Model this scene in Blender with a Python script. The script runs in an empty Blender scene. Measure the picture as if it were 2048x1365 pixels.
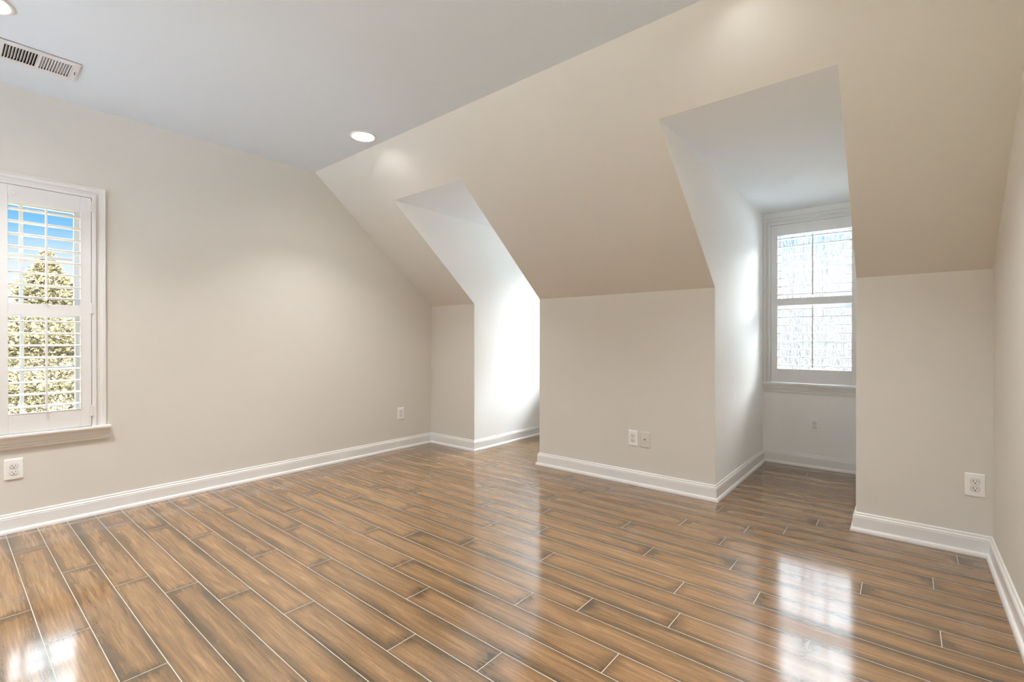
import bpy, bmesh, math, random
from mathutils import Vector, Matrix, Euler
S = bpy.context.scene
COL = S.collection
PI = math.pi

# ------------------------------------------------------------------ camera
cd = bpy.data.cameras.new('camera')
cam = bpy.data.objects.new('camera', cd); COL.objects.link(cam)
cam.location = (3.8578, -3.3196, 1.0786)
cam.rotation_euler = (PI/2 - 0.0023, 0, 0.6917)
cd.sensor_width = 36; cd.lens = 36*952.17/2048; cd.clip_start = .02; cd.clip_end = 500
S.camera = cam

# ------------------------------------------------------------------ sky, sun, exposure
S.view_settings.view_transform = 'Standard'
S.view_settings.look = 'None'
S.view_settings.gamma = 1.0
S.view_settings.use_curve_mapping = False
S.view_settings.exposure = 0.57
W = bpy.data.worlds.new('sky'); S.world = W; W.use_nodes = True
nt = W.node_tree; nt.nodes.clear()
tc = nt.nodes.new('ShaderNodeTexCoord'); sx = nt.nodes.new('ShaderNodeSeparateXYZ')
rm = nt.nodes.new('ShaderNodeValToRGB'); mp = nt.nodes.new('ShaderNodeMapRange')
mp.inputs['From Min'].default_value = -.1; mp.inputs['From Max'].default_value = .9
SKY_K = 150.0                     # brightness of the high hazy sky against the horizon
sky_stops = [(-.1, (.58, .58, .56)), (0.0, (.71, .705, .695)), (.085, (.68, .70, .715)), (.12, (.54, .64, .71)), (.167, (.20, .445, .70)),
             (.207, (.075, .335, .70)), (.25, (.9, 1.3, 2.0)), (.34, (1.8, 2.1, 2.5)), (.55, (9, 9.8, 10.6)), (.72, (.57*SKY_K, .63*SKY_K, .70*SKY_K)),
             (.9, (.90*SKY_K, .99*SKY_K, 1.10*SKY_K))]
cr = rm.color_ramp
def norm(c): return (c[0]/SKY_K/1.1, c[1]/SKY_K/1.1, c[2]/SKY_K/1.1, 1)
cr.elements[0].position = 0; cr.elements[0].color = norm(sky_stops[0][1])
cr.elements[1].position = 1; cr.elements[1].color = norm(sky_stops[-1][1])
for z, c in sky_stops[1:-1]:
    e = cr.elements.new(z+.1); e.color = norm(c)
bg = nt.nodes.new('ShaderNodeBackground'); bg.inputs['Strength'].default_value = SKY_K*1.1
wo = nt.nodes.new('ShaderNodeOutputWorld')
nt.links.new(tc.outputs['Generated'], sx.inputs[0]); nt.links.new(sx.outputs['Z'], mp.inputs['Value'])
nt.links.new(mp.outputs['Result'], rm.inputs['Fac']); nt.links.new(rm.outputs['Color'], bg.inputs['Color'])
# the high sky is dimmer on the side away from the sun (-x)
a1 = nt.nodes.new('ShaderNodeMapRange'); a1.interpolation_type = 'SMOOTHSTEP'; nt.links.new(sx.outputs['X'], a1.inputs['Value'])
a1.inputs['From Min'].default_value = -.55; a1.inputs['From Max'].default_value = .1; a1.inputs['To Min'].default_value = .78; a1.inputs['To Max'].default_value = 0
a2 = nt.nodes.new('ShaderNodeMapRange'); a2.interpolation_type = 'SMOOTHSTEP'; nt.links.new(sx.outputs['Z'], a2.inputs['Value'])
a2.inputs['From Min'].default_value = .42; a2.inputs['From Max'].default_value = .75
a3 = nt.nodes.new('ShaderNodeMath'); a3.operation = 'MULTIPLY'; nt.links.new(a1.outputs[0], a3.inputs[0]); nt.links.new(a2.outputs[0], a3.inputs[1])
a4 = nt.nodes.new('ShaderNodeMath'); a4.operation = 'MULTIPLY_ADD'; a4.inputs[1].default_value = -SKY_K*1.1; a4.inputs[2].default_value = SKY_K*1.1
nt.links.new(a3.outputs[0], a4.inputs[0]); nt.links.new(a4.outputs[0], bg.inputs['Strength'])
# added sky glow, aimed in through the dormer windows to brighten their side walls
GLOW_K = 40.0; gdir = Vector((.42, .85, .32)).normalized()
vm = nt.nodes.new('ShaderNodeVectorMath'); vm.operation = 'DOT_PRODUCT'; vm.inputs[1].default_value = gdir
nt.links.new(tc.outputs['Generated'], vm.inputs[0])
m1 = nt.nodes.new('ShaderNodeMath'); m1.operation = 'MAXIMUM'; m1.inputs[1].default_value = 0; nt.links.new(vm.outputs['Value'], m1.inputs[0])
m2 = nt.nodes.new('ShaderNodeMath'); m2.operation = 'POWER'; m2.inputs[1].default_value = 5; nt.links.new(m1.outputs[0], m2.inputs[0])
m3 = nt.nodes.new('ShaderNodeMath'); m3.operation = 'MULTIPLY'; m3.inputs[1].default_value = GLOW_K; nt.links.new(m2.outputs[0], m3.inputs[0])
bg2 = nt.nodes.new('ShaderNodeBackground'); bg2.inputs['Color'].default_value = (.96, .98, 1.0, 1); 
m4 = nt.nodes.new('ShaderNodeMapRange'); m4.interpolation_type = 'SMOOTHSTEP'; m4.inputs['From Min'].default_value = .15; m4.inputs['From Max'].default_value = .32
nt.links.new(sx.outputs['Z'], m4.inputs['Value'])
m5 = nt.nodes.new('ShaderNodeMath'); m5.operation = 'MULTIPLY'; nt.links.new(m3.outputs[0], m5.inputs[0]); nt.links.new(m4.outputs[0], m5.inputs[1])
m6 = nt.nodes.new('ShaderNodeMapRange'); m6.interpolation_type = 'SMOOTHSTEP'; m6.inputs['From Min'].default_value = -.10; m6.inputs['From Max'].default_value = .40
nt.links.new(sx.outputs['X'], m6.inputs['Value'])
m7 = nt.nodes.new('ShaderNodeMath'); m7.operation = 'MULTIPLY'; nt.links.new(m5.outputs[0], m7.inputs[0]); nt.links.new(m6.outputs[0], m7.inputs[1])
nt.links.new(m7.outputs[0], bg2.inputs['Strength'])
ad = nt.nodes.new('ShaderNodeAddShader'); nt.links.new(bg.outputs[0], ad.inputs[0]); nt.links.new(bg2.outputs[0], ad.inputs[1])
nt.links.new(ad.outputs[0], wo.inputs[0])
sd = bpy.data.lights.new('sun', 'SUN'); sd.energy = 14; sd.angle = .01; sd.color = (1, .93, .8)
sun = bpy.data.objects.new('sun', sd); COL.objects.link(sun)
sun.rotation_euler = (math.radians(50), 0, math.radians(88))      # from the +x side, along the dormer wall
LAMP = 105.0
LAMP_W = 9.2
LAMP_COL = (1.0, .99, .98)
S.cycles.caustics_reflective = False; S.cycles.caustics_refractive = False
S.cycles.sample_clamp_indirect = 6.0
S.cycles.diffuse_bounces = 8; S.cycles.max_bounces = 16; S.cycles.transparent_max_bounces = 16

# ------------------------------------------------------------------ room measurements (metres)
HK, YC, HC = 1.4293, 1.2779, 2.5
D1L, D1R, D2L, D2R, XR = .6341, 1.4174, 2.8723, 3.6392, 4.1873
HD, HDB, YD = 2.2194, 2.197, 1.391
YREAR = -5.6
T = (HC-HK)/YC
Y1 = -(HD-HK)/T

# ------------------------------------------------------------------ materials
def mat(name, color, rough=.5, **kw):
    m = bpy.data.materials.new(name); m.use_nodes = True
    b = m.node_tree.nodes['Principled BSDF']
    b.inputs['Base Color'].default_value = (*color, 1); b.inputs['Roughness'].default_value = rough
    for k, v in kw.items(): b.inputs[k.replace('_', ' ')].default_value = v
    return m
def paint(name, color, rough=.6, bump=.03, scale=260):
    m = mat(name, color, rough); n = m.node_tree; b = n.nodes['Principled BSDF']
    t = n.nodes.new('ShaderNodeTexCoord'); z = n.nodes.new('ShaderNodeTexNoise'); z.inputs['Scale'].default_value = scale
    z.inputs['Detail'].default_value = 2
    u = n.nodes.new('ShaderNodeBump'); u.inputs['Strength'].default_value = bump; u.inputs['Distance'].default_value = .001
    n.links.new(t.outputs['Object'], z.inputs['Vector']); n.links.new(z.outputs['Fac'], u.inputs['Height'])
    n.links.new(u.outputs['Normal'], b.inputs['Normal'])
    z2 = n.nodes.new('ShaderNodeTexNoise'); z2.inputs['Scale'].default_value = 1.7
    r = n.nodes.new('ShaderNodeMapRange'); r.inputs['To Min'].default_value = .985; r.inputs['To Max'].default_value = 1.015
    mx = n.nodes.new('ShaderNodeMix'); mx.data_type = 'RGBA'; mx.blend_type = 'MULTIPLY'; mx.inputs[0].default_value = 1
    n.links.new(t.outputs['Object'], z2.inputs['Vector']); n.links.new(z2.outputs['Fac'], r.inputs['Value'])
    mx.inputs[6].default_value = (*color, 1); n.links.new(r.outputs[0], mx.inputs[7]); n.links.new(mx.outputs[2], b.inputs['Base Color'])
    return m
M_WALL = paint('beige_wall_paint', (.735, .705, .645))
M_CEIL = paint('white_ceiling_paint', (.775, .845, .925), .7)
M_DORM = paint('daylit_dormer_paint', (.92, .915, .895))  # dormer walls: wall paint whitened to carry the daylight falling on them
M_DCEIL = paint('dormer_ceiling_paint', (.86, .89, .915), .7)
M_TRIM = paint('white_trim_paint', (.84, .83, .81), .32, .01, 120)
M_SHUT = paint('white_shutter_paint', (.82, .81, .80), .38, .01, 120)
M_VINYL = mat('white_sash_vinyl', (.80, .82, .85), .4)
M_PLATE = mat('white_outlet_plastic', (.93, .92, .90), .3)
M_RECEP = mat('outlet_face_plastic', (.86, .84, .81), .35)
M_DARK = mat('dark_slot', (.02, .018, .015), .6)
M_BEIGEP = paint('beige_cover_plate_paint', (.74, .70, .64), .45)
M_BRASS = mat('connector_metal', (.35, .3, .25), .35, Metallic=.9)
M_DUCT = mat('dark_duct_interior', (.006, .006, .005), .8)
M_VENT = mat('white_vent_enamel', (.78, .78, .78), .4)
M_LAMPW = mat('white_lamp_reflector', (.85, .83, .80), .35)
M_SEAM = mat('metal_hinge', (.75, .74, .72), .35)
def emit(name, color, k):
    m = bpy.data.materials.new(name); m.use_nodes = True; n = m.node_tree; n.nodes.clear()
    e = n.nodes.new('ShaderNodeEmission'); o = n.nodes.new('ShaderNodeOutputMaterial')
    e.inputs[0].default_value = (*color, 1); e.inputs[1].default_value = k; n.links.new(e.outputs[0], o.inputs[0]); return m
M_LENS = emit('lit_lamp_lens', LAMP_COL, LAMP)
def glass():
    m = bpy.data.materials.new('window_glass'); m.use_nodes = True; n = m.node_tree; n.nodes.clear()
    t = n.nodes.new('ShaderNodeBsdfTransparent'); g = n.nodes.new('ShaderNodeBsdfGlossy'); g.inputs['Roughness'].default_value = .01
    t.inputs[0].default_value = (.97, .985, .98, 1)
    f = n.nodes.new('ShaderNodeFresnel'); f.inputs['IOR'].default_value = 1.3
    x = n.nodes.new('ShaderNodeMixShader'); o = n.nodes.new('ShaderNodeOutputMaterial')
    n.links.new(f.outputs[0], x.inputs[0]); n.links.new(t.outputs[0], x.inputs[1]); n.links.new(g.outputs[0], x.inputs[2]); n.links.new(x.outputs[0], o.inputs[0])
    return m
M_GLASS = glass()

def wood():
    m = bpy.data.materials.new('laminate_planks'); m.use_nodes = True; n = m.node_tree; L = n.links
    b = n.nodes['Principled BSDF']
    def N(t, **kw):
        q = n.nodes.new(t)
        for k, v in kw.items(): setattr(q, k, v)
        return q
    def math_(op, a, bb=None, c=None, clamp=False):
        q = N('ShaderNodeMath', operation=op, use_clamp=clamp)
        for i, v in enumerate((a, bb, c)):
            if v is None: continue
            if isinstance(v, (int, float)): q.inputs[i].default_value = v
            else: L.new(v, q.inputs[i])
        return q.outputs[0]
    uv = N('ShaderNodeUVMap', uv_map='plank'); sp = N('ShaderNodeSeparateXYZ'); L.new(uv.outputs[0], sp.inputs[0])
    at = N('ShaderNodeAttribute', attribute_name='plank_id'); sc = N('ShaderNodeSeparateColor'); L.new(at.outputs['Color'], sc.inputs[0])
    u, v = sp.outputs['X'], sp.outputs['Y']; ln, r1, r2 = sc.outputs[0], sc.outputs[1], sc.outputs[2]
    du = math_('MINIMUM', u, math_('SUBTRACT', ln, u)); dv = math_('MINIMUM', v, math_('SUBTRACT', PW, v))
    dseam = math_('MINIMUM', du, dv)
    def coords(su, sv, off):
        c = N('ShaderNodeCombineXYZ')
        L.new(math_('MULTIPLY_ADD', u, su, math_('MULTIPLY', r1, 57.0+off)), c.inputs[0])
        L.new(math_('MULTIPLY_ADD', v, sv, math_('MULTIPLY', r2, 31.0+off)), c.inputs[1]); return c.outputs[0]
    def noise(su, sv, off, detail=3, dist=0):
        q = N('ShaderNodeTexNoise'); q.inputs['Scale'].default_value = 1; q.inputs['Detail'].default_value = detail
        q.inputs['Distortion'].default_value = dist; L.new(coords(su, sv, off), q.inputs['Vector']); return q.outputs['Fac']
    blot = noise(2.6, 14, 3, 2, .5)         # ragged margin of the smoked edge
    wide = noise(1.3, 7, 11, 1, .2)
    fine = noise(5, 150, 7, 6, .4)          # long fibres
    band = noise(2.4, 30, 17, 4, 1.8)       # flame figure
    speck = noise(60, 420, 23, 2, 0)
    dd = math_('MINIMUM', math_('MULTIPLY', du, .62), dv)
    e = math_('ADD', dd, math_('MULTIPLY', math_('SUBTRACT', blot, .5), .030))
    e = math_('ADD', e, math_('MULTIPLY', math_('SUBTRACT', wide, .5), .075))
    mr = N('ShaderNodeMapRange', interpolation_type='SMOOTHSTEP'); mr.inputs['From Min'].default_value = -.022; mr.inputs['From Max'].default_value = .044
    L.new(e, mr.inputs['Value']); edge = mr.outputs[0]
    ramp = N('ShaderNodeValToRGB'); R = ramp.color_ramp
    R.elements[0].position = 0; R.elements[0].color = (.028, .0195, .0098, 1); R.elements[1].position = 1; R.elements[1].color = (.380, .226, .110, 1)
    q = R.elements.new(.32); q.color = (.080, .053, .0265, 1)
    q = R.elements.new(.62); q.color = (.178, .102, .0465, 1); q = R.elements.new(.82); q.color = (.276, .156, .072, 1)
    tone = math_('ADD', math_('MULTIPLY_ADD', edge, .50, .20), math_('MULTIPLY', math_('SUBTRACT', band, .5), .62))
    tone = math_('ADD', tone, math_('MULTIPLY', math_('SUBTRACT', fine, .5), .56))
    tone = math_('ADD', tone, math_('MULTIPLY', math_('SUBTRACT', speck, .5), .24))
    tone = math_('ADD', tone, math_('MULTIPLY_ADD', r1, .10, .02), None, True)
    L.new(tone, ramp.inputs[0])
    seam = math_('LESS_THAN', dseam, .0012)
    mx = N('ShaderNodeMix', data_type='RGBA'); L.new(seam, mx.inputs[0]); L.new(ramp.outputs[0], mx.inputs[6]); mx.inputs[7].default_value = (.56, .49, .41, 1)  # pale seam colour paints in the glint along the bevelled plank edges
    L.new(mx.outputs[2], b.inputs['Base Color'])
    L.new(math_('MULTIPLY_ADD', seam, .5, math_('MULTIPLY_ADD', fine, .02, .092)), b.inputs['Roughness'])
    b.inputs['IOR'].default_value = 2.2
    L.new(math_('MULTIPLY_ADD', seam, -.45, .5), b.inputs['Specular IOR Level'])
    bp = N('ShaderNodeBump'); bp.inputs['Strength'].default_value = .012; bp.inputs['Distance'].default_value = .0003
    L.new(math_('ADD', fine, math_('MULTIPLY', band, .5)), bp.inputs['Height']); L.new(bp.outputs[0], b.inputs['Normal'])
    return m
PW, PL = .1254, 1.108
M_WOOD = wood()

# ------------------------------------------------------------------ helpers
def obj(name, bm, m, parent=None, smooth=False, kind=None, recalc=True):
    if recalc: bmesh.ops.recalc_face_normals(bm, faces=bm.faces)
    me = bpy.data.meshes.new(name); bm.to_mesh(me); bm.free()
    for mm in (m if isinstance(m, (list, tuple)) else [m]): me.materials.append(mm)
    if smooth:
        for p in me.polygons: p.use_smooth = True
    o = bpy.data.objects.new(name, me); COL.objects.link(o)
    if parent: o.parent = parent
    if kind: o['kind'] = kind
    return o
def thing(name, label, cat, loc=(0, 0, 0), rotz=0, group=None, kind=None):
    o = bpy.data.objects.new(name, None); COL.objects.link(o); o.location = loc; o.rotation_euler = (0, 0, rotz)
    o.empty_display_size = .1
    if label: o['label'] = label
    if cat: o['category'] = cat
    if group: o['group'] = group
    if kind: o['kind'] = kind
    return o
def dup(root, loc, rotz, label=None):
    r = root.copy(); COL.objects.link(r); r.location = loc; r.rotation_euler = (0, 0, rotz)
    if label: r['label'] = label
    for ch in list(root.children):
        c = ch.copy(); COL.objects.link(c); c.parent = r
        for g in list(ch.children):
            d = g.copy(); COL.objects.link(d); d.parent = c
    return r
def box(bm, x0, x1, y0, y1, z0, z1, bevel=0, rot=None):
    v = [bm.verts.new((x, y, z)) for x in (x0, x1) for y in (y0, y1) for z in (z0, z1)]
    fs = [bm.faces.new([v[i] for i in f]) for f in ((0, 1, 3, 2), (4, 6, 7, 5), (0, 4, 5, 1), (2, 3, 7, 6), (0, 2, 6, 4), (1, 5, 7, 3))]
    if rot:
        c = Vector(((x0+x1)/2, (y0+y1)/2, (z0+z1)/2)); mt = Matrix.Translation(c) @ rot.to_matrix().to_4x4() @ Matrix.Translation(-c)
        bmesh.ops.transform(bm, matrix=mt, verts=v)
    if bevel:
        bmesh.ops.recalc_face_normals(bm, faces=fs)
        es = list({e for f in fs for e in f.edges})
        bmesh.ops.bevel(bm, geom=es, offset=bevel, segments=2, affect='EDGES', profile=.5)
def cyl(bm, c, r0, r1, z0, z1, n=32, cap0=True, cap1=True):
    a = [bm.verts.new((c[0]+r0*math.cos(2*PI*i/n), c[1]+r0*math.sin(2*PI*i/n), z0)) for i in range(n)]
    b = [bm.verts.new((c[0]+r1*math.cos(2*PI*i/n), c[1]+r1*math.sin(2*PI*i/n), z1)) for i in range(n)]
    for i in range(n): bm.faces.new((a[i], a[(i+1) % n], b[(i+1) % n], b[i]))
    if cap0: bm.faces.new(a[::-1])
    if cap1: bm.faces.new(b)
def lathe(bm, prof, n=40, closed=False):
    rings = [[bm.verts.new((r*math.cos(2*PI*i/n), r*math.sin(2*PI*i/n), z)) for i in range(n)] for r, z in prof]
    k = len(prof)
    for j in range(k if closed else k-1):
        A, B = rings[j], rings[(j+1) % k]
        for i in range(n): bm.faces.new((A[i], A[(i+1) % n], B[(i+1) % n], B[i]))
def cells(us, vs, holes):
    out = []
    for a, b in zip(us, us[1:]):
        for c, d in zip(vs, vs[1:]):
            m, n = (a+b)/2, (c+d)/2
            if not any(h[0] < m < h[1] and h[2] < n < h[3] for h in holes): out.append([(a, c), (b, c), (b, d), (a, d)])
    return out
def grid(u0, u1, v0, v1, holes):
    return cells(sorted({u0, u1, *[h[0] for h in holes], *[h[1] for h in holes]}), sorted({v0, v1, *[h[2] for h in holes], *[h[3] for h in holes]}), holes)
def round_hole(cx, cy, h, r, n=32):
    out = []; cs = [(h, h), (-h, h), (-h, -h), (h, -h)]
    for k in range(4):
        a0 = PI/4 + k*PI/2
        arc = [(cx+r*math.cos(a0+PI/2*j/(n//4)), cy+r*math.sin(a0+PI/2*j/(n//4))) for j in range(n//4+1)]
        c0, c1 = cs[k], cs[(k+1) % 4]
        out.append([(cx+c0[0], cy+c0[1]), (cx+c1[0], cy+c1[1])] + arc[::-1])
    return out
def slab(name, m, O, U, V, N, polys, th, kind='structure', parent=None):
    bm = bmesh.new(); O, U, V, N = map(Vector, (O, U, V, N))
    for p in polys: bm.faces.new([bm.verts.new(O+U*a+V*b) for a, b in p])
    bmesh.ops.remove_doubles(bm, verts=bm.verts, dist=1e-5)
    g = bmesh.ops.extrude_face_region(bm, geom=list(bm.faces), use_keep_orig=True)
    bmesh.ops.translate(bm, verts=[v for v in g['geom'] if isinstance(v, bmesh.types.BMVert)], vec=N*th)
    return obj(name, bm, m, parent, kind=kind)

# ------------------------------------------------------------------ windows (numbers used by walls first)
# local frame: x to the right seen from the room, y outwards, z up; wall face at y = 0
WIN = {
 1: dict(loc=(0, -3.121, 0), rot=PI/2, half=.404, panels=2, z0=.556, z1=1.945, lo=(.663, 1.2205), up=(1.2845, 1.849), gh=.341, mid=1.248),
 2: dict(loc=(3.2555, YD, 0), rot=0, half=.3165, panels=1, z0=.711, z1=2.081, lo=(.828, 1.3765), up=(1.437, 1.986), gh=.256, mid=1.383),
 3: dict(loc=((D1L+D1R)/2, YD, 0), rot=0, half=.3165, panels=1, z0=.70, z1=2.09, lo=(.828, 1.3765), up=(1.437, 1.986), gh=.262, mid=1.383),
}
for q, xq in ((4, .80), (5, 2.1), (6, 3.40)):      # added windows behind the camera, put there as cool daylight fill
    WIN[q] = dict(loc=(xq, YREAR, 0), rot=PI, half=.45, panels=0, z0=.55, z1=2.10, gh=.387, mid=1.30)
WT = .15   # wall thickness at windows

# ------------------------------------------------------------------ floor
JOINTS = {0: 3.456, 1: 2.945, 2: 3.332, 3: 3.159, 4: 2.843, 5: 3.101, 6: 2.601, 7: 3.222, 8: 2.848, 9: 3.378, 10: 3.098, 11: 1.376, 12: 2.064, 13: 1.743,
          14: 1.526, 15: .883, 16: 1.15, 17: .568, 18: 1.366, 19: .868, 20: 1.668, 21: 1.43, 22: 1.194, 23: .851, 24: .396, 25: 1.168, 26: .2, -9: 3.247,
          -1: 3.72, -2: 3.68, -3: 3.75, -4: 3.70, -5: 3.66, -6: 3.74, -7: 3.69, -8: 3.73, -10: 3.71}
def build_floor():
    rnd = random.Random(5)
    bm = bmesh.new(); uvl = bm.loops.layers.uv.new('plank'); cl = bm.loops.layers.float_color.new('plank_id')
    def row(k, y0):
        off = JOINTS.get(k, rnd.uniform(0, PL)) % PL
        x = off-PL
        while x < XR+.02:
            a, b = max(x, -.02), min(x+PL, XR+.02)
            ra, rb = rnd.random(), rnd.random()
            if b-a > 1e-4:
                f = bm.faces.new([bm.verts.new(p) for p in ((a, y0, 0), (b, y0, 0), (b, y0+PW, 0), (a, y0+PW, 0))])
                for lp in f.loops:
                    lp[uvl].uv = (lp.vert.co.x-x, lp.vert.co.y-y0); lp[cl] = (PL, ra, rb, 1)
            x += PL
    for k in range(-13, 46): row(k, -.008-PW/2-k*PW)
    o = obj('floor', bm, M_WOOD, kind='structure', recalc=False)
    bm = bmesh.new(); box(bm, -.15, XR+.15, YREAR-.15, YD+.15, -.2, -.004); obj('floor_base', bm, M_TRIM, kind='structure')
build_floor()

# ------------------------------------------------------------------ walls, ceiling
LIGHTS = [(.935, -1.42), (.885, -3.19), (3.34, -1.42), (3.34, -3.19), (.9, -4.9), (3.34, -4.9)]  # last three lamps are unseen, added to light the room
VX0, VX1, VY0, VY1 = .345, .583, -3.132, -2.842
def wall_hole(w): return (-w['half']-.001, w['half']+.001, w['z0']-.015, w['z1']+.001)
w = WIN[1]; h = wall_hole(w); cy = w['loc'][1]
slab('wall_left', M_WALL, (0, 0, 0), (0, 1, 0), (0, 0, 1), (-1, 0, 0), grid(YREAR-.15, .15, -.1, 2.6, [(cy+h[0], cy+h[1], h[2], h[3])]), WT)
slab('wall_right', M_WALL, (XR, 0, 0), (0, 1, 0), (0, 0, 1), (1, 0, 0), grid(YREAR-.15, .15, -.1, 2.6, []), WT)
fh = [(WIN[q]['loc'][0]+wall_hole(WIN[q])[0], WIN[q]['loc'][0]+wall_hole(WIN[q])[1], *wall_hole(WIN[q])[2:]) for q in (4, 5, 6)]
slab('wall_front', M_WALL, (0, YREAR, 0), (1, 0, 0), (0, 0, 1), (0, -1, 0), grid(0, XR, -.1, 2.6, fh), WT)
G = .0008
slab('wall_back', M_WALL, (0, 0, 0), (1, 0, 0), (0, 0, 1), (0, 1, 0), [[(a, -.05), (b, -.05), (b, HK), (a, HK)] for a, b in ((0, D1L-G), (D1R+G, D2L-G), (D2R+G, XR))], .1)
sl = math.hypot(YC, HC-HK); sd_ = Vector((0, -YC/sl, (HC-HK)/sl)); sn = Vector((0, (HC-HK)/sl, YC/sl))
shd = math.hypot(Y1, HD-HK)
slab('ceiling_slope', M_WALL, (0, 0, HK), (1, 0, 0), sd_, sn, grid(0, XR, -.1, sl, [(D1L-G, D1R+G, -.1, shd), (D2L-G, D2R+G, -.1, shd)]), .1)
hs = [(x-.15, x+.15, y-.15 if y < -1.5 else y-.14, y+.15 if y < -1.5 else y+.14) for x, y in LIGHTS]
hs = [(x-.13, x+.13, y-.13, y+.13) for x, y in LIGHTS]
polys = grid(-.1, XR+.1, YREAR-.1, -YC, hs + [(VX0+.02, VX1-.02, VY0+.015, VY1-.015)])
for x, y in LIGHTS: polys += round_hole(x, y, .13, .076)
slab('ceiling', M_CEIL, (0, 0, HC), (1, 0, 0), (0, 1, 0), (0, 0, 1), polys, .12)

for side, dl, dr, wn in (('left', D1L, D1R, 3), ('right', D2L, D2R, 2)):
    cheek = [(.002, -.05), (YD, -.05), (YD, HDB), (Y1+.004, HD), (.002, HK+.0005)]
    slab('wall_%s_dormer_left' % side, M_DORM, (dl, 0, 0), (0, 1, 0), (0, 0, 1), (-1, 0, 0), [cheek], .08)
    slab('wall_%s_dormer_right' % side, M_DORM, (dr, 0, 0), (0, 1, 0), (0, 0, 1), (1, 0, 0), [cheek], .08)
    v = Vector((0, YD-Y1, HDB-HD))
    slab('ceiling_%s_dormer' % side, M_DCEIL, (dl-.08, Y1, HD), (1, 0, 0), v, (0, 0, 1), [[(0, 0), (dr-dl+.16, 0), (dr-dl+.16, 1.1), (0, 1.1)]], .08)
    w = WIN[wn]; h = wall_hole(w); cx = w['loc'][0]
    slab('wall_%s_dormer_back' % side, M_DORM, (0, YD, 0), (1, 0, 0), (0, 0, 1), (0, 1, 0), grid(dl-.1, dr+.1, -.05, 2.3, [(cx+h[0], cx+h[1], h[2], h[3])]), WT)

# ------------------------------------------------------------------ baseboards with shoe moulding (mitred sweep)
BPROF = [(0, .106), (.005, .1055), (.0075, .102), (.008, .098), (.0065, .0955), (.009, .092), (.0125, .089), (.0135, .085), (.012, .0825), (.0135, .080),
         (.0140, .078), (.0140, .022), (.0175, .0215), (.0215, .0185), (.0245, .0135), (.026, .007), (.0262, .0)]
PATH = [('left', (0, YREAR)), ('back_left', (0, 0)), ('left_dormer_left', (D1L, 0)), ('left_dormer_back', (D1L, YD)), ('left_dormer_right', (D1R, YD)),
        ('back_middle', (D1R, 0)), ('right_dormer_left', (D2L, 0)), ('right_dormer_back', (D2L, YD)), ('right_dormer_right', (D2R, YD)), ('back_right', (D2R, 0)),
        ('right', (XR, 0)), ('front', (XR, YREAR))]
def baseboards():
    P = [Vector(p) for _, p in PATH]; n = len(P)
    nr = []
    for i in range(n):
        d = (P[(i+1) % n]-P[i]).normalized(); nr.append(Vector((d.y, -d.x)))
    mit = [(nr[i-1]+nr[i])/(1+nr[i-1].dot(nr[i])) for i in range(n)]
    for i, (nm, _) in enumerate(PATH):
        bm = bmesh.new(); j = (i+1) % n
        A = [bm.verts.new((*(P[i]+mit[i]*o), z)) for o, z in BPROF]; B = [bm.verts.new((*(P[j]+mit[j]*o), z)) for o, z in BPROF]
        a0 = bm.verts.new((*P[i], 0)); b0 = bm.verts.new((*P[j], 0))
        for k in range(len(BPROF)-1): bm.faces.new((A[k], B[k], B[k+1], A[k+1]))
        bm.faces.new((a0, b0, B[0], A[0])); bm.faces.new((A[-1], B[-1], b0, a0)); bm.faces.new([a0]+A[::-1][:0]+A); bm.faces.new([b0]+B[::-1])
        obj('baseboard_'+nm, bm, M_TRIM, kind='structure')
baseboards()

# ------------------------------------------------------------------ window builder
def frame_rect(bm, x0, x1, z0, z1, prof):
    """mitred picture-frame moulding round a rectangle; prof = (outward offset, y)"""
    cs = [(x0, z0, -1, -1), (x1, z0, 1, -1), (x1, z1, 1, 1), (x0, z1, -1, 1)]
    R = [[bm.verts.new((cx+sx*o, y, cz+sz*o)) for o, y in prof] for cx, cz, sx, sz in cs]
    k = len(prof)
    for i in range(4):
        A, B = R[i], R[(i+1) % 4]
        for j in range(k): bm.faces.new((A[j], A[(j+1) % k], B[(j+1) % k], B[j]))
def extr_x(bm, prof, x0, x1, in0=0, in1=0):
    """profile (y, z) swept along x, ends drawn in with the projection (returned ends)"""
    A = [bm.verts.new((x0+in0*(-y), y, z)) for y, z in prof]; B = [bm.verts.new((x1-in1*(-y), y, z)) for y, z in prof]
    k = len(prof)
    for j in range(k): bm.faces.new((A[j], A[(j+1) % k], B[(j+1) % k], B[j]))
    bm.faces.new(A[::-1]); bm.faces.new(B)
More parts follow.
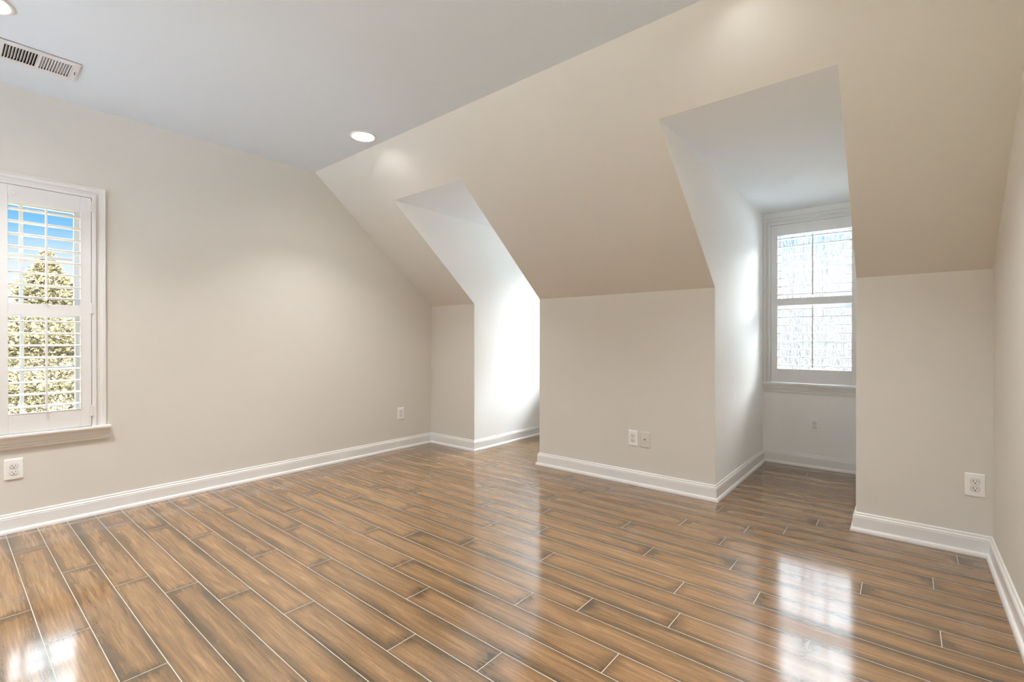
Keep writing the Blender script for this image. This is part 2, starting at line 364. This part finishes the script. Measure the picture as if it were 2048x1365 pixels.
def build_window(num, W_):
    hw, z0, z1 = W_['half'], W_['z0'], W_['z1']
    root = thing('window_%d' % num, None, None, W_['loc'], W_['rot'], kind='structure')
    bm = bmesh.new()    # casing: three sides, mitred at the top
    prof = [(.022, 0), (.022, -.007), (.034, -.008), (.040, -.017), (.044, -.019), (.056, -.019), (.0575, -.0175), (.059, -.021), (.0645, -.023), (.068, -.020), (.068, 0)]
    pts = [(-hw, z0-.006, -1, 0), (-hw, z1, -1, 1), (hw, z1, 1, 1), (hw, z0-.006, 1, 0)]
    R = [[bm.verts.new((cx+sx*o, y, cz+sz*o)) for o, y in prof] for cx, cz, sx, sz in pts]
    for i in range(3):
        for j in range(len(prof)): bm.faces.new((R[i][j], R[i][(j+1) % len(prof)], R[i+1][(j+1) % len(prof)], R[i+1][j]))
    bm.faces.new(R[0]); bm.faces.new(R[3][::-1])
    obj('window_casing', bm, M_TRIM, root)
    bm = bmesh.new()    # stool
    ext = .022 if num == 1 else -.002
    box(bm, -hw-.068-ext, hw+.068+ext, -.045, 0, z0-.022, z0-.005, .004); box(bm, -hw, hw, 0, .06, z0-.0145, z0-.005)
    obj('window_stool', bm, M_TRIM, root)
    bm = bmesh.new()    # apron, crown-like profile
    ap = [(0, z0-.022), (-.036, z0-.022), (-.036, z0-.028), (-.031, z0-.033), (-.026, z0-.044), (-.022, z0-.056), (-.017, z0-.064), (-.017, z0-.072), (-.013, z0-.077),
          (-.013, z0-.086), (-.009, z0-.092), (0, z0-.094)]
    e = .062 if num == 1 else .064
    extr_x(bm, ap, -hw-e-.02*(num == 1), hw+e+.02*(num == 1), -.0, -.0); obj('window_apron', bm, M_TRIM, root)
    bm = bmesh.new()    # jamb liner
    j0, j1 = .0, WT+.01
    for a, b in ((-hw-.001, -hw+.012), (hw-.012, hw+.001)): box(bm, a, b, .04, j1, z0-.012, z1)
    box(bm, -hw+.012, hw-.012, .04, j1, z1-.03, z1); box(bm, -hw+.012, hw-.012, .06, j1+.03, z0-.012, z0+.004)
    obj('window_jamb', bm, M_VINYL, root)
    gh, mid = W_['gh'], W_['mid']
    for nm, ya, yb, za, zb, ga, gb in (('upper_sash', .098, .128, mid-.03, z1-.03, mid+.036, z1-.085), ('lower_sash', .062, .092, z0+.004, mid+.03, z0+.055, mid-.036)):
        bm = bmesh.new()
        box(bm, -hw+.012, -gh, ya, yb, za, zb, .003); box(bm, gh, hw-.012, ya, yb, za, zb, .003)
        box(bm, -gh, gh, ya, yb, za, ga, .003); box(bm, -gh, gh, ya, yb, gb, zb, .003)
        s = obj(nm, bm, M_VINYL, root)
        bm = bmesh.new(); ym = (ya+yb)/2
        for q in (-1, 1): box(bm, q*gh/3-.009, q*gh/3+.009, ym-.008, ym+.008, ga, gb, .002)
        zc = (ga+gb)/2
        for q in (-1, 0, 1): box(bm, q*gh*2/3-gh/3+.009, q*gh*2/3+gh/3-.009, ym-.008, ym+.008, zc-.009, zc+.009, .002)
        obj('grille_bars', bm, M_VINYL, s)
        bm = bmesh.new(); box(bm, -gh, gh, ym-.002, ym+.002, ga, gb); obj('pane', bm, M_GLASS, s)
    return root
for k in WIN: build_window(k, WIN[k])

# ------------------------------------------------------------------ plantation shutters
def louver(bm, x0, x1, y, z, tilt=0.0, wd=.0635, th=.0112, n=10):
    sec = []
    for i in range(2*n):
        a = 2*PI*i/(2*n); yy = wd/2*math.copysign(abs(math.cos(a))**.65, math.cos(a)); zz = th/2*math.sin(a)
        sec.append((y+yy*math.cos(tilt)-zz*math.sin(tilt), z+yy*math.sin(tilt)+zz*math.cos(tilt)))
    A = [bm.verts.new((x0, p, q)) for p, q in sec]; B = [bm.verts.new((x1, p, q)) for p, q in sec]
    for i in range(2*n): bm.faces.new((A[i], A[(i+1) % (2*n)], B[(i+1) % (2*n)], B[i]))
    bm.faces.new(A[::-1]); bm.faces.new(B)
def build_shutter(W_, label, hinge_side):
    hw, z0, z1 = W_['half'], W_['z0'], W_['z1']
    root = thing('plantation_shutter', label, 'shutter', W_['loc'], W_['rot'], 'plantation shutters')
    bm = bmesh.new()
    fp = [(.0005, .0), (.0005, -.026), (.002, -.028), (.018, -.028), (.0215, -.025), (.0215, 0)]
    pts = [(-hw, z0-.004, -1, 0), (-hw, z1, -1, 1), (hw, z1, 1, 1), (hw, z0-.004, 1, 0)]
    R = [[bm.verts.new((cx+sx*o, y, cz+sz*o)) for o, y in fp] for cx, cz, sx, sz in pts]
    for i in range(3):
        for j in range(len(fp)): bm.faces.new((R[i][j], R[i][(j+1) % len(fp)], R[i+1][(j+1) % len(fp)], R[i+1][j]))
    bm.faces.new(R[0]); bm.faces.new(R[3][::-1])
    obj('mounting_frame', bm, M_SHUT, root)
    n = W_['panels']; pw = 2*hw/n; yf, yb = -.028, 0.0; yl = -.014
    for i in range(n):
        a, b = -hw+i*pw+.0018, -hw+(i+1)*pw-.0018
        st = .050
        bm = bmesh.new()
        box(bm, a, a+st, yf, yb, z0, z1-.002, .0025); box(bm, b-st, b, yf, yb, z0, z1-.002, .0025)
        (l0, l1), (u0, u1) = W_['lo'], W_['up']
        for za, zb in ((z0, l0), (l1, u0), (u1, z1-.002)): box(bm, a+st, b-st, yf+.001, yb-.001, za, zb, .0015)
        pn = obj('panel_frame', bm, M_SHUT, root)
        for nm, (q0, q1) in (('lower_louvers', (l0, l1)), ('upper_louvers', (u0, u1))):
            bm = bmesh.new(); p = (q1-q0)/8
            for k in range(8): louver(bm, a+st+.001, b-st-.001, yl, q0+(k+.5)*p, math.radians(-1.5 if nm[0] == 'u' else 2.0))
            obj(nm, bm, M_SHUT, pn)
            bm = bmesh.new(); xm = (a+b)/2
            box(bm, xm-.0055, xm+.0055, yl-.0318-.012, yl-.0318-.001, q0+p*.28, q1-p*.28 + (.012 if nm[0] == 'l' else 0), .003)
            obj('tilt_rod', bm, M_SHUT, pn)
        xh = b+.002 if (i == n-1) else a-.002
        if hinge_side == 'left': xh = a-.002
        for zz in (z0+.09, (z0+z1)/2+.02, z1-.055):
            bm = bmesh.new(); box(bm, xh-.009, xh+.009, yf-.003, yf+.001, zz-.032, zz+.032, .001)
            for s in (-.022, 0, .022): box(bm, xh-.0032, xh+.0032, yf-.0075, yf-.002, zz+s-.0095, zz+s+.0095, .0015)
            obj('hinge', bm, M_SHUT, pn)
        if n == 2:
            bm = bmesh.new(); xc = a+.068 if i else b-.068
            cyl(bm, (0, 0), .018, .018, 0, .004, 24); cyl(bm, (0, 0), .013, .011, .004, .008, 24)
            bmesh.ops.transform(bm, matrix=Matrix.Translation((xc, yf-.0, z1-.047)) @ Matrix.Rotation(PI/2, 4, 'X'), verts=bm.verts)
            obj('magnet_catch', bm, M_SHUT, pn)
    return root
build_shutter(WIN[1], 'white two-panel plantation shutter on the left wall window with golden trees behind', 'right')
build_shutter(WIN[2], 'white single-panel plantation shutter in the right dormer with bare branches behind', 'right')

# ------------------------------------------------------------------ outlets and cable plate
def plate_bm(wd=.076, ht=.116):
    bm = bmesh.new(); a, c = wd/2, ht/2
    rings = []
    for ins, y in ((0, 0), (0, -.002), (.0015, -.0045), (.004, -.0062), (.010, -.0068)):
        ring = []; r = max(.004-ins*.3, .001)
        for sx, sz, a0 in ((1, 1, 0), (-1, 1, PI/2), (-1, -1, PI), (1, -1, 1.5*PI)):
            for k in range(4):
                t = a0+k*PI/6; ring.append(bm.verts.new((sx*(a-ins-r)+r*math.cos(t), y, sz*(c-ins-r)+r*math.sin(t))))
        rings.append(ring)
    for A, B in zip(rings, rings[1:]):
        for i in range(len(A)): bm.faces.new((A[i], A[(i+1) % len(A)], B[(i+1) % len(B)], B[i]))
    bm.faces.new(rings[-1]); bm.faces.new(rings[0][::-1]); return bm
def recep_bm(zc):
    bm = bmesh.new(); n = 32; A = []; B = []; Cc = []
    for i in range(n):
        t = 2*PI*i/n; x = .0165*math.cos(t); z = max(-.0125, min(.0125, .0165*math.sin(t)))
        A.append(bm.verts.new((x, -.0055, zc+z))); B.append(bm.verts.new((x, -.0088, zc+z))); Cc.append(bm.verts.new((x*.93, -.0096, zc+z*.93)))
    for P_, Q in ((A, B), (B, Cc)):
        for i in range(n): bm.faces.new((P_[i], P_[(i+1) % n], Q[(i+1) % n], Q[i]))
    bm.faces.new(Cc); bm.faces.new(A[::-1]); return bm
def gasket_bm(zc):
    bm = bmesh.new(); n = 32; A = []; B = []
    for i in range(n):
        t = 2*PI*i/n; x = math.cos(t); z = math.sin(t)
        cl = lambda v, r: max(-r, min(r, v))
        A.append(bm.verts.new((.0165*x, -.0072, zc+cl(.0165*z, .0125)))); B.append(bm.verts.new((.0176*x, -.0072, zc+cl(.0176*z, .0136))))
    for i in range(n): bm.faces.new((A[i], A[(i+1) % n], B[(i+1) % n], B[i]))
    return bm
def slots_bm(zc):
    bm = bmesh.new()
    box(bm, -.0078, -.0054, -.0101, -.0090, zc-.0012, zc+.0078); box(bm, .0054, .0074, -.0101, -.0090, zc-.0002, zc+.0074)
    b2 = [bm.verts.new((.0028*math.cos(PI*i/8+PI) if i < 9 else 0, -.0101, zc-.0062+.0028*math.sin(PI*i/8+PI))) for i in range(9)]
    b3 = [bm.verts.new((-.0028, -.0101, zc-.0042)), bm.verts.new((.0028, -.0101, zc-.0042))]
    bm.faces.new(b2+[b3[1], b3[0]]); return bm
def make_outlet(label, loc, rz):
    t = thing('wall_outlet', label, 'outlet', loc, rz, 'duplex wall outlets')
    obj('cover_plate', plate_bm(), M_PLATE, t, smooth=False)
    for zc in (.0178, -.0178):
        r = obj('receptacle', recep_bm(zc), M_RECEP, t); obj('slot', slots_bm(zc), M_DARK, r); obj('gap_ring', gasket_bm(zc), M_BRASS, r)
    bm = bmesh.new(); cyl(bm, (0, 0), .0032, .0026, 0, .0012, 14); bmesh.ops.transform(bm, matrix=Matrix.Translation((0, -.0066, 0)) @ Matrix.Rotation(PI/2, 4, 'X'), verts=bm.verts)
    obj('screw', bm, M_RECEP, t); return t
o0 = make_outlet('white duplex outlet on the left wall below the shuttered window', (0, -3.047, .3535), PI/2)
dup(o0, (0, -.391, .350), PI/2, 'white duplex outlet on the left wall near the far corner with the left dormer')
dup(o0, (2.284, 0, .345), 0, 'white duplex outlet on the middle knee wall beside a beige cable plate')
dup(o0, (3.2635, YD, .360), 0, 'white duplex outlet inside the right dormer under its window')
dup(o0, (4.124, 0, .3505), 0, 'white duplex outlet on the knee wall right of the right dormer, near the room corner')
t = thing('cable_plate', 'beige painted cable jack plate just right of the white outlet on the middle knee wall', 'wall plate', (2.382, 0, .344), 0)
obj('cover_plate', plate_bm(), M_BEIGEP, t)
bm = bmesh.new(); cyl(bm, (0, 0), .0065, .006, 0, .003, 6); cyl(bm, (0, 0), .0048, .0048, .003, .008, 20)
bmesh.ops.transform(bm, matrix=Matrix.Translation((0, -.0066, .006)) @ Matrix.Rotation(PI/2, 4, 'X'), verts=bm.verts)
cj = obj('coax_connector', bm, M_BEIGEP, t)
bm = bmesh.new(); cyl(bm, (0, 0), .0038, .0038, 0, .0004, 20); bmesh.ops.transform(bm, matrix=Matrix.Translation((0, -.0146, .006)) @ Matrix.Rotation(PI/2, 4, 'X'), verts=bm.verts)
obj('socket_hole', bm, M_DARK, cj)
bm = bmesh.new(); box(bm, -.008, .008, -.0085, -.006, -.030, -.019, .001); obj('phone_jack', bm, M_BEIGEP, t)

# ------------------------------------------------------------------ recessed lights
def make_light(label, x, y):
    t = thing('recessed_light', label, 'ceiling light', (x, y, HC), 0, 'recessed ceiling lights')
    bm = bmesh.new(); lathe(bm, [(.0735, .0), (.0735, -.003), (.077, -.0055), (.086, -.0045), (.0905, -.0015), (.091, .0)], 48, True); obj('trim_ring', bm, M_LAMPW, t, smooth=True)
    bm = bmesh.new(); lathe(bm, [(.0735, -.002), (.070, .012), (.064, .030), (.0635, .034), (.075, .034), (.075, 0)], 48, True); obj('reflector', bm, M_LAMPW, t, smooth=True)
    bm = bmesh.new(); cyl(bm, (0, 0), .0630, .0630, .0325, .036, 48); obj('lens', bm, M_LENS, t)
    bm = bmesh.new(); cyl(bm, (0, 0), .075, .075, .0365, .118, 32); obj('can', bm, M_DUCT, t); return t
LL = ['lit recessed ceiling light beside the sloped ceiling, above the left dormer', 'lit recessed ceiling light cut by the top left corner, near the ceiling vent',
      'lit recessed ceiling light above the right dormer, casting a glow on the slope', 'added unseen recessed ceiling light over the camera side near the right wall',
      'added unseen recessed ceiling light at the front of the room near the left wall', 'added unseen recessed ceiling light at the front of the room near the right wall']
l0 = make_light(LL[0], *LIGHTS[0])
for lb, (x, y) in zip(LL[1:], LIGHTS[1:]): dup(l0, (x, y, HC), 0, lb)
for x, y in LIGHTS:      # the light each lamp gives, at its lens
    ld = bpy.data.lights.new('lamp_light', 'AREA'); ld.shape = 'DISK'; ld.size = .122; ld.energy = LAMP_W; ld.color = LAMP_COL; ld.spread = math.radians(106)
    lo = bpy.data.objects.new('lamp_light', ld); COL.objects.link(lo); lo.location = (x, y, HC+.031)

# ------------------------------------------------------------------ ceiling vent
def make_vent():
    cx, cy = (VX0+VX1)/2, (VY0+VY1)/2
    t = thing('ceiling_vent', 'white ceiling air vent with two banks of slats at the upper left', 'vent', (cx, cy, HC), 0)
    X, Y = (VX1-VX0)/2, (VY1-VY0)/2
    sx0, sx1 = .378-cx, .542-cx; secs = ((-3.113-cy, -2.993-cy), (-2.982-cy, -2.865-cy))
    bm = bmesh.new()
    for p in grid(-X, X, -Y, Y, [(sx0, sx1, a, b) for a, b in secs]): bm.faces.new([bm.verts.new((u, v, -.006)) for u, v in p])
    bmesh.ops.remove_doubles(bm, verts=bm.verts, dist=1e-5)
    g = bmesh.ops.extrude_face_region(bm, geom=list(bm.faces), use_keep_orig=True)
    bmesh.ops.translate(bm, verts=[q for q in g['geom'] if isinstance(q, bmesh.types.BMVert)], vec=(0, 0, .0045))
    # flared rim down to the ceiling
    for a, b, c, d in ((-X, X, -Y, -Y+.004), (-X, X, Y-.004, Y), (-X, -X+.004, -Y, Y), (X-.004, X, -Y, Y)): box(bm, a, b, c, d, -.004, 0)
    obj('face_plate', bm, M_VENT, t)
    for (a, b), tl in zip(secs, (-1, 1)):
        bm = bmesh.new(); n = 11; p = (b-a)/n
        for i in range(n+(tl < 0)):
            yc = a+p*(i+(.5 if tl > 0 else 0)); dy = tl*(.0057 if tl > 0 else .0075)
            vs = [(yc-dy*-.5, -.005), (yc+dy*-.5, .0085)]
            (ya, za), (yb, zb) = vs
            q = [bm.verts.new(c) for c in ((sx0, ya-.0011, za), (sx1, ya-.0011, za), (sx1, ya+.0011, za), (sx0, ya+.0011, za), (sx0, yb-.0011, zb), (sx1, yb-.0011, zb), (sx1, yb+.0011, zb), (sx0, yb+.0011, zb))]
            for f in ((0, 1, 2, 3), (4, 7, 6, 5), (0, 4, 5, 1), (1, 5, 6, 2), (2, 6, 7, 3), (3, 7, 4, 0)): bm.faces.new([q[k] for k in f])
        obj('slat', bm, M_VENT, t)
    bm = bmesh.new()
    x0, x1, y0, y1 = -X+.021, X-.021, -Y+.016, Y-.016; zt = .2
    v = [bm.verts.new(c) for c in ((x0, y0, .0), (x1, y0, .0), (x1, y1, .0), (x0, y1, .0), (x0, y0, zt), (x1, y0, zt), (x1, y1, zt), (x0, y1, zt))]
    for f in ((4, 5, 6, 7), (0, 1, 5, 4), (1, 2, 6, 5), (2, 3, 7, 6), (3, 0, 4, 7)): bm.faces.new([v[k] for k in f])
    obj('duct', bm, M_DUCT, t)
    bm = bmesh.new(); box(bm, .463-cx-.003, .463-cx+.003, -2.853-cy-.002, -2.853-cy+.002, -.020, -.005, .001); box(bm, .463-cx-.012, .463-cx+.012, -2.853-cy-.0012, -2.853-cy+.0012, -.0066, -.0058)
    obj('damper_lever', bm, M_BRASS, t)
make_vent()

# ------------------------------------------------------------------ outside: ground, conifers, bare trees
def ground():
    m = mat('bounce_ground', (.42, .43, .45), .9); n = m.node_tree; b = n.nodes['Principled BSDF']  # made-up pale ground cover, added to bounce cool light up to the ceilings
    z = n.nodes.new('ShaderNodeTexNoise'); z.inputs['Scale'].default_value = .6; r = n.nodes.new('ShaderNodeValToRGB')
    r.color_ramp.elements[0].color = (.52, .56, .62, 1); r.color_ramp.elements[1].color = (.62, .67, .74, 1)
    t = n.nodes.new('ShaderNodeTexCoord'); n.links.new(t.outputs['Object'], z.inputs['Vector']); n.links.new(z.outputs['Fac'], r.inputs[0])
    q = n.nodes.new('ShaderNodeSeparateXYZ'); k = n.nodes.new('ShaderNodeMapRange'); k.inputs['From Min'].default_value = -3.5; k.inputs['From Max'].default_value = -1.5   # ground darkened left of the house, to cut light on that window's louvers
    x = n.nodes.new('ShaderNodeMix'); x.data_type = 'RGBA'; x.inputs[6].default_value = (.09, .075, .04, 1)
    n.links.new(t.outputs['Object'], q.inputs[0]); n.links.new(q.outputs['X'], k.inputs['Value']); n.links.new(k.outputs[0], x.inputs[0]); n.links.new(r.outputs[0], x.inputs[7]); n.links.new(x.outputs[2], b.inputs['Base Color'])
    bm = bmesh.new(); box(bm, -80, 60, -60, 90, -5.8, -5.5); obj('ground', bm, m, kind='structure')
ground()
def leafmat():
    m = mat('conifer_foliage', (.05, .04, .02), .8); n = m.node_tree; b = n.nodes['Principled BSDF']
    at = n.nodes.new('ShaderNodeAttribute'); at.attribute_name = 'tint'; r = n.nodes.new('ShaderNodeValToRGB'); R = r.color_ramp
    R.elements[0].color = (.022, .016, .007, 1); R.elements[1].color = (.110, .088, .046, 1); q = R.elements.new(.4); q.color = (.070, .055, .026, 1)
    n.links.new(at.outputs['Fac'], r.inputs[0]); n.links.new(r.outputs[0], b.inputs['Base Color']); b.inputs['Specular IOR Level'].default_value = .1
    return m
M_LEAF = leafmat(); M_BARK = mat('brown_bark', (.05, .035, .022), .9)
def conifer(x, y, top, ratio, n, seed, label):
    rd = random.Random(seed); base = -5.5; H = top-base
    t = thing('conifer_tree', label, 'tree', (x, y, base), 0, 'conifers outside the left window')
    bm = bmesh.new(); cyl(bm, (0, 0), .16, .012, 0, H-.1, 10); obj('trunk', bm, M_BARK, t)
    vs, fs, tint = [], [], []
    for i in range(n):
        q = rd.random()**.62
        d = q*min(H-.6, 4.4) if rd.random() < .9 else rd.uniform(3.5, H-.6)      # distance below the tip
        rmax = min(1.72, .03+ratio*d*(.80+.2*math.sin(d*9+seed)))
        a = rd.uniform(0, 2*PI); rr = rmax*math.sqrt(rd.uniform(.12, 1)); rr *= rd.uniform(.86, 1.12)
        p = Vector((rr*math.cos(a), rr*math.sin(a), H-d-.12*rr))
        out = Vector((math.cos(a), math.sin(a), rd.uniform(-.35, .75))).normalized()
        sz = rd.uniform(.035, .085)*(1 if d < 3 else 1.3); c = rd.random()
        for k in range(3):
            dr = (out+Vector((rd.uniform(-.8, .8), rd.uniform(-.8, .8), rd.uniform(-.5, .6)))).normalized()
            sd2 = dr.cross(Vector((rd.uniform(-1, 1), rd.uniform(-1, 1), rd.uniform(-1, 1)))).normalized()*sz*.20
            o = len(vs); e = p+dr*sz
            vs += [p-sd2*.4, p+dr*sz*.5-sd2, e, p+dr*sz*.5+sd2]; fs.append((o, o+1, o+2, o+3)); tint.append(min(1, max(0, c*.7+rd.random()*.3)))
    me = bpy.data.meshes.new('foliage'); me.from_pydata([tuple(v) for v in vs], [], fs); me.materials.append(M_LEAF)
    at = me.attributes.new('tint', 'FLOAT', 'FACE'); at.data.foreach_set('value', tint)
    o = bpy.data.objects.new('foliage', me); COL.objects.link(o); o.parent = t
conifer(-7.26, -2.14, 2.60, .60, 42000, 3, 'golden lit conifer centred in the left window, its tip against the sky')
conifer(-14.6, -2.45, 2.75, .45, 8000, 8, 'farther conifer behind the main one, at the far left of the window')
conifer(-8.6, 3.4, 1.2, .55, 3500, 12, 'short conifer to the right of the main one, mostly hidden by the wall')
conifer(-11.1, -.35, 1.2, .70, 10000, 31, 'low conifer filling the view right behind the main one, towards the wall side')
conifer(-11.4, -4.75, 1.1, .70, 10000, 37, 'low conifer filling the view behind the main one, towards the frame edge')
conifer(-7.9, -6.2, 1.8, .55, 4500, 15, 'conifer left of the main one, beyond the frame edge')

M_TWIG = mat('pale_twig_bark', (.0085, .0062, .0048), .85)
def bare_tree(x, y, top, seed, label, nst=9):
    rd = random.Random(seed); base = -5.5
    t = thing('bare_tree', label, 'tree', (x, y, base), 0, 'bare trees outside the right dormer')
    segs = []
    def grow(p, d, ln, r, lev):
        n = 5; q = p.copy(); chain = [(q.copy(), r)]; dd = d.copy(); kids = []
        for i in range(n):
            dd = (dd+Vector((rd.uniform(-.13, .13), rd.uniform(-.13, .13), rd.uniform(-.02, .12)))).normalized()
            q = q+dd*ln/n; rr = r*(1-.62*(i+1)/n); chain.append((q.copy(), rr))
            if lev < 3 and i >= (1 if lev else 2):
                for _ in range(2 if lev < 2 and rd.random() < .6 else 1):
                    kids.append((q.copy(), (dd+Vector((rd.uniform(-.6, .6), rd.uniform(-.6, .6), rd.uniform(.1, .5)))).normalized(), ln*rd.uniform(.42, .66), max(rr*.66, .0028), lev+1))
        segs.append((chain, lev))
        for k in kids: grow(*k)
    H = top-base
    for i in range(nst):
        a = 2*PI*i/nst+rd.uniform(-.3, .3); s = rd.uniform(.04, .26)
        grow(Vector((.12*math.cos(a), .12*math.sin(a), 0)), Vector((s*math.cos(a), s*math.sin(a), 1)).normalized(), H*rd.uniform(.62, .78), rd.uniform(.035, .06), 0)
    for nm, sel in (('stems', lambda l: l == 0), ('twigs', lambda l: l > 0)):
        bm = bmesh.new()
        for chain, lev in segs:
            if not sel(lev): continue
            m = 5 if lev < 2 else 3; prev = None
            for (p, r), (p2, _) in zip(chain, chain[1:]+[chain[-1]]):
                dv = (p2-p) if (p2-p).length > 1e-6 else dv
                ax = dv.normalized(); s1 = ax.orthogonal().normalized(); s2 = ax.cross(s1)
                if prev is not None:
                    s1 = (pr1-ax*pr1.dot(ax)).normalized(); s2 = ax.cross(s1)
                pr1 = s1
                ring = [bm.verts.new(p+(s1*math.cos(2*PI*k/m)+s2*math.sin(2*PI*k/m))*r) for k in range(m)]
                if prev is not None:
                    for k in range(m): bm.faces.new((prev[k], prev[(k+1) % m], ring[(k+1) % m], ring[k]))
                prev = ring
        obj(nm, bm, M_TWIG, t, recalc=False)
bare_tree(2.75, 5.6, 2.6, 4, 'nearest bare many-stemmed tree outside the right dormer window')
bare_tree(2.05, 13.0, 4.2, 9, 'farther bare many-stemmed tree behind the nearest one outside the right dormer')
bare_tree(1.1, 21.0, 5.2, 21, 'farthest bare tree, seen faintly through the dormer window')
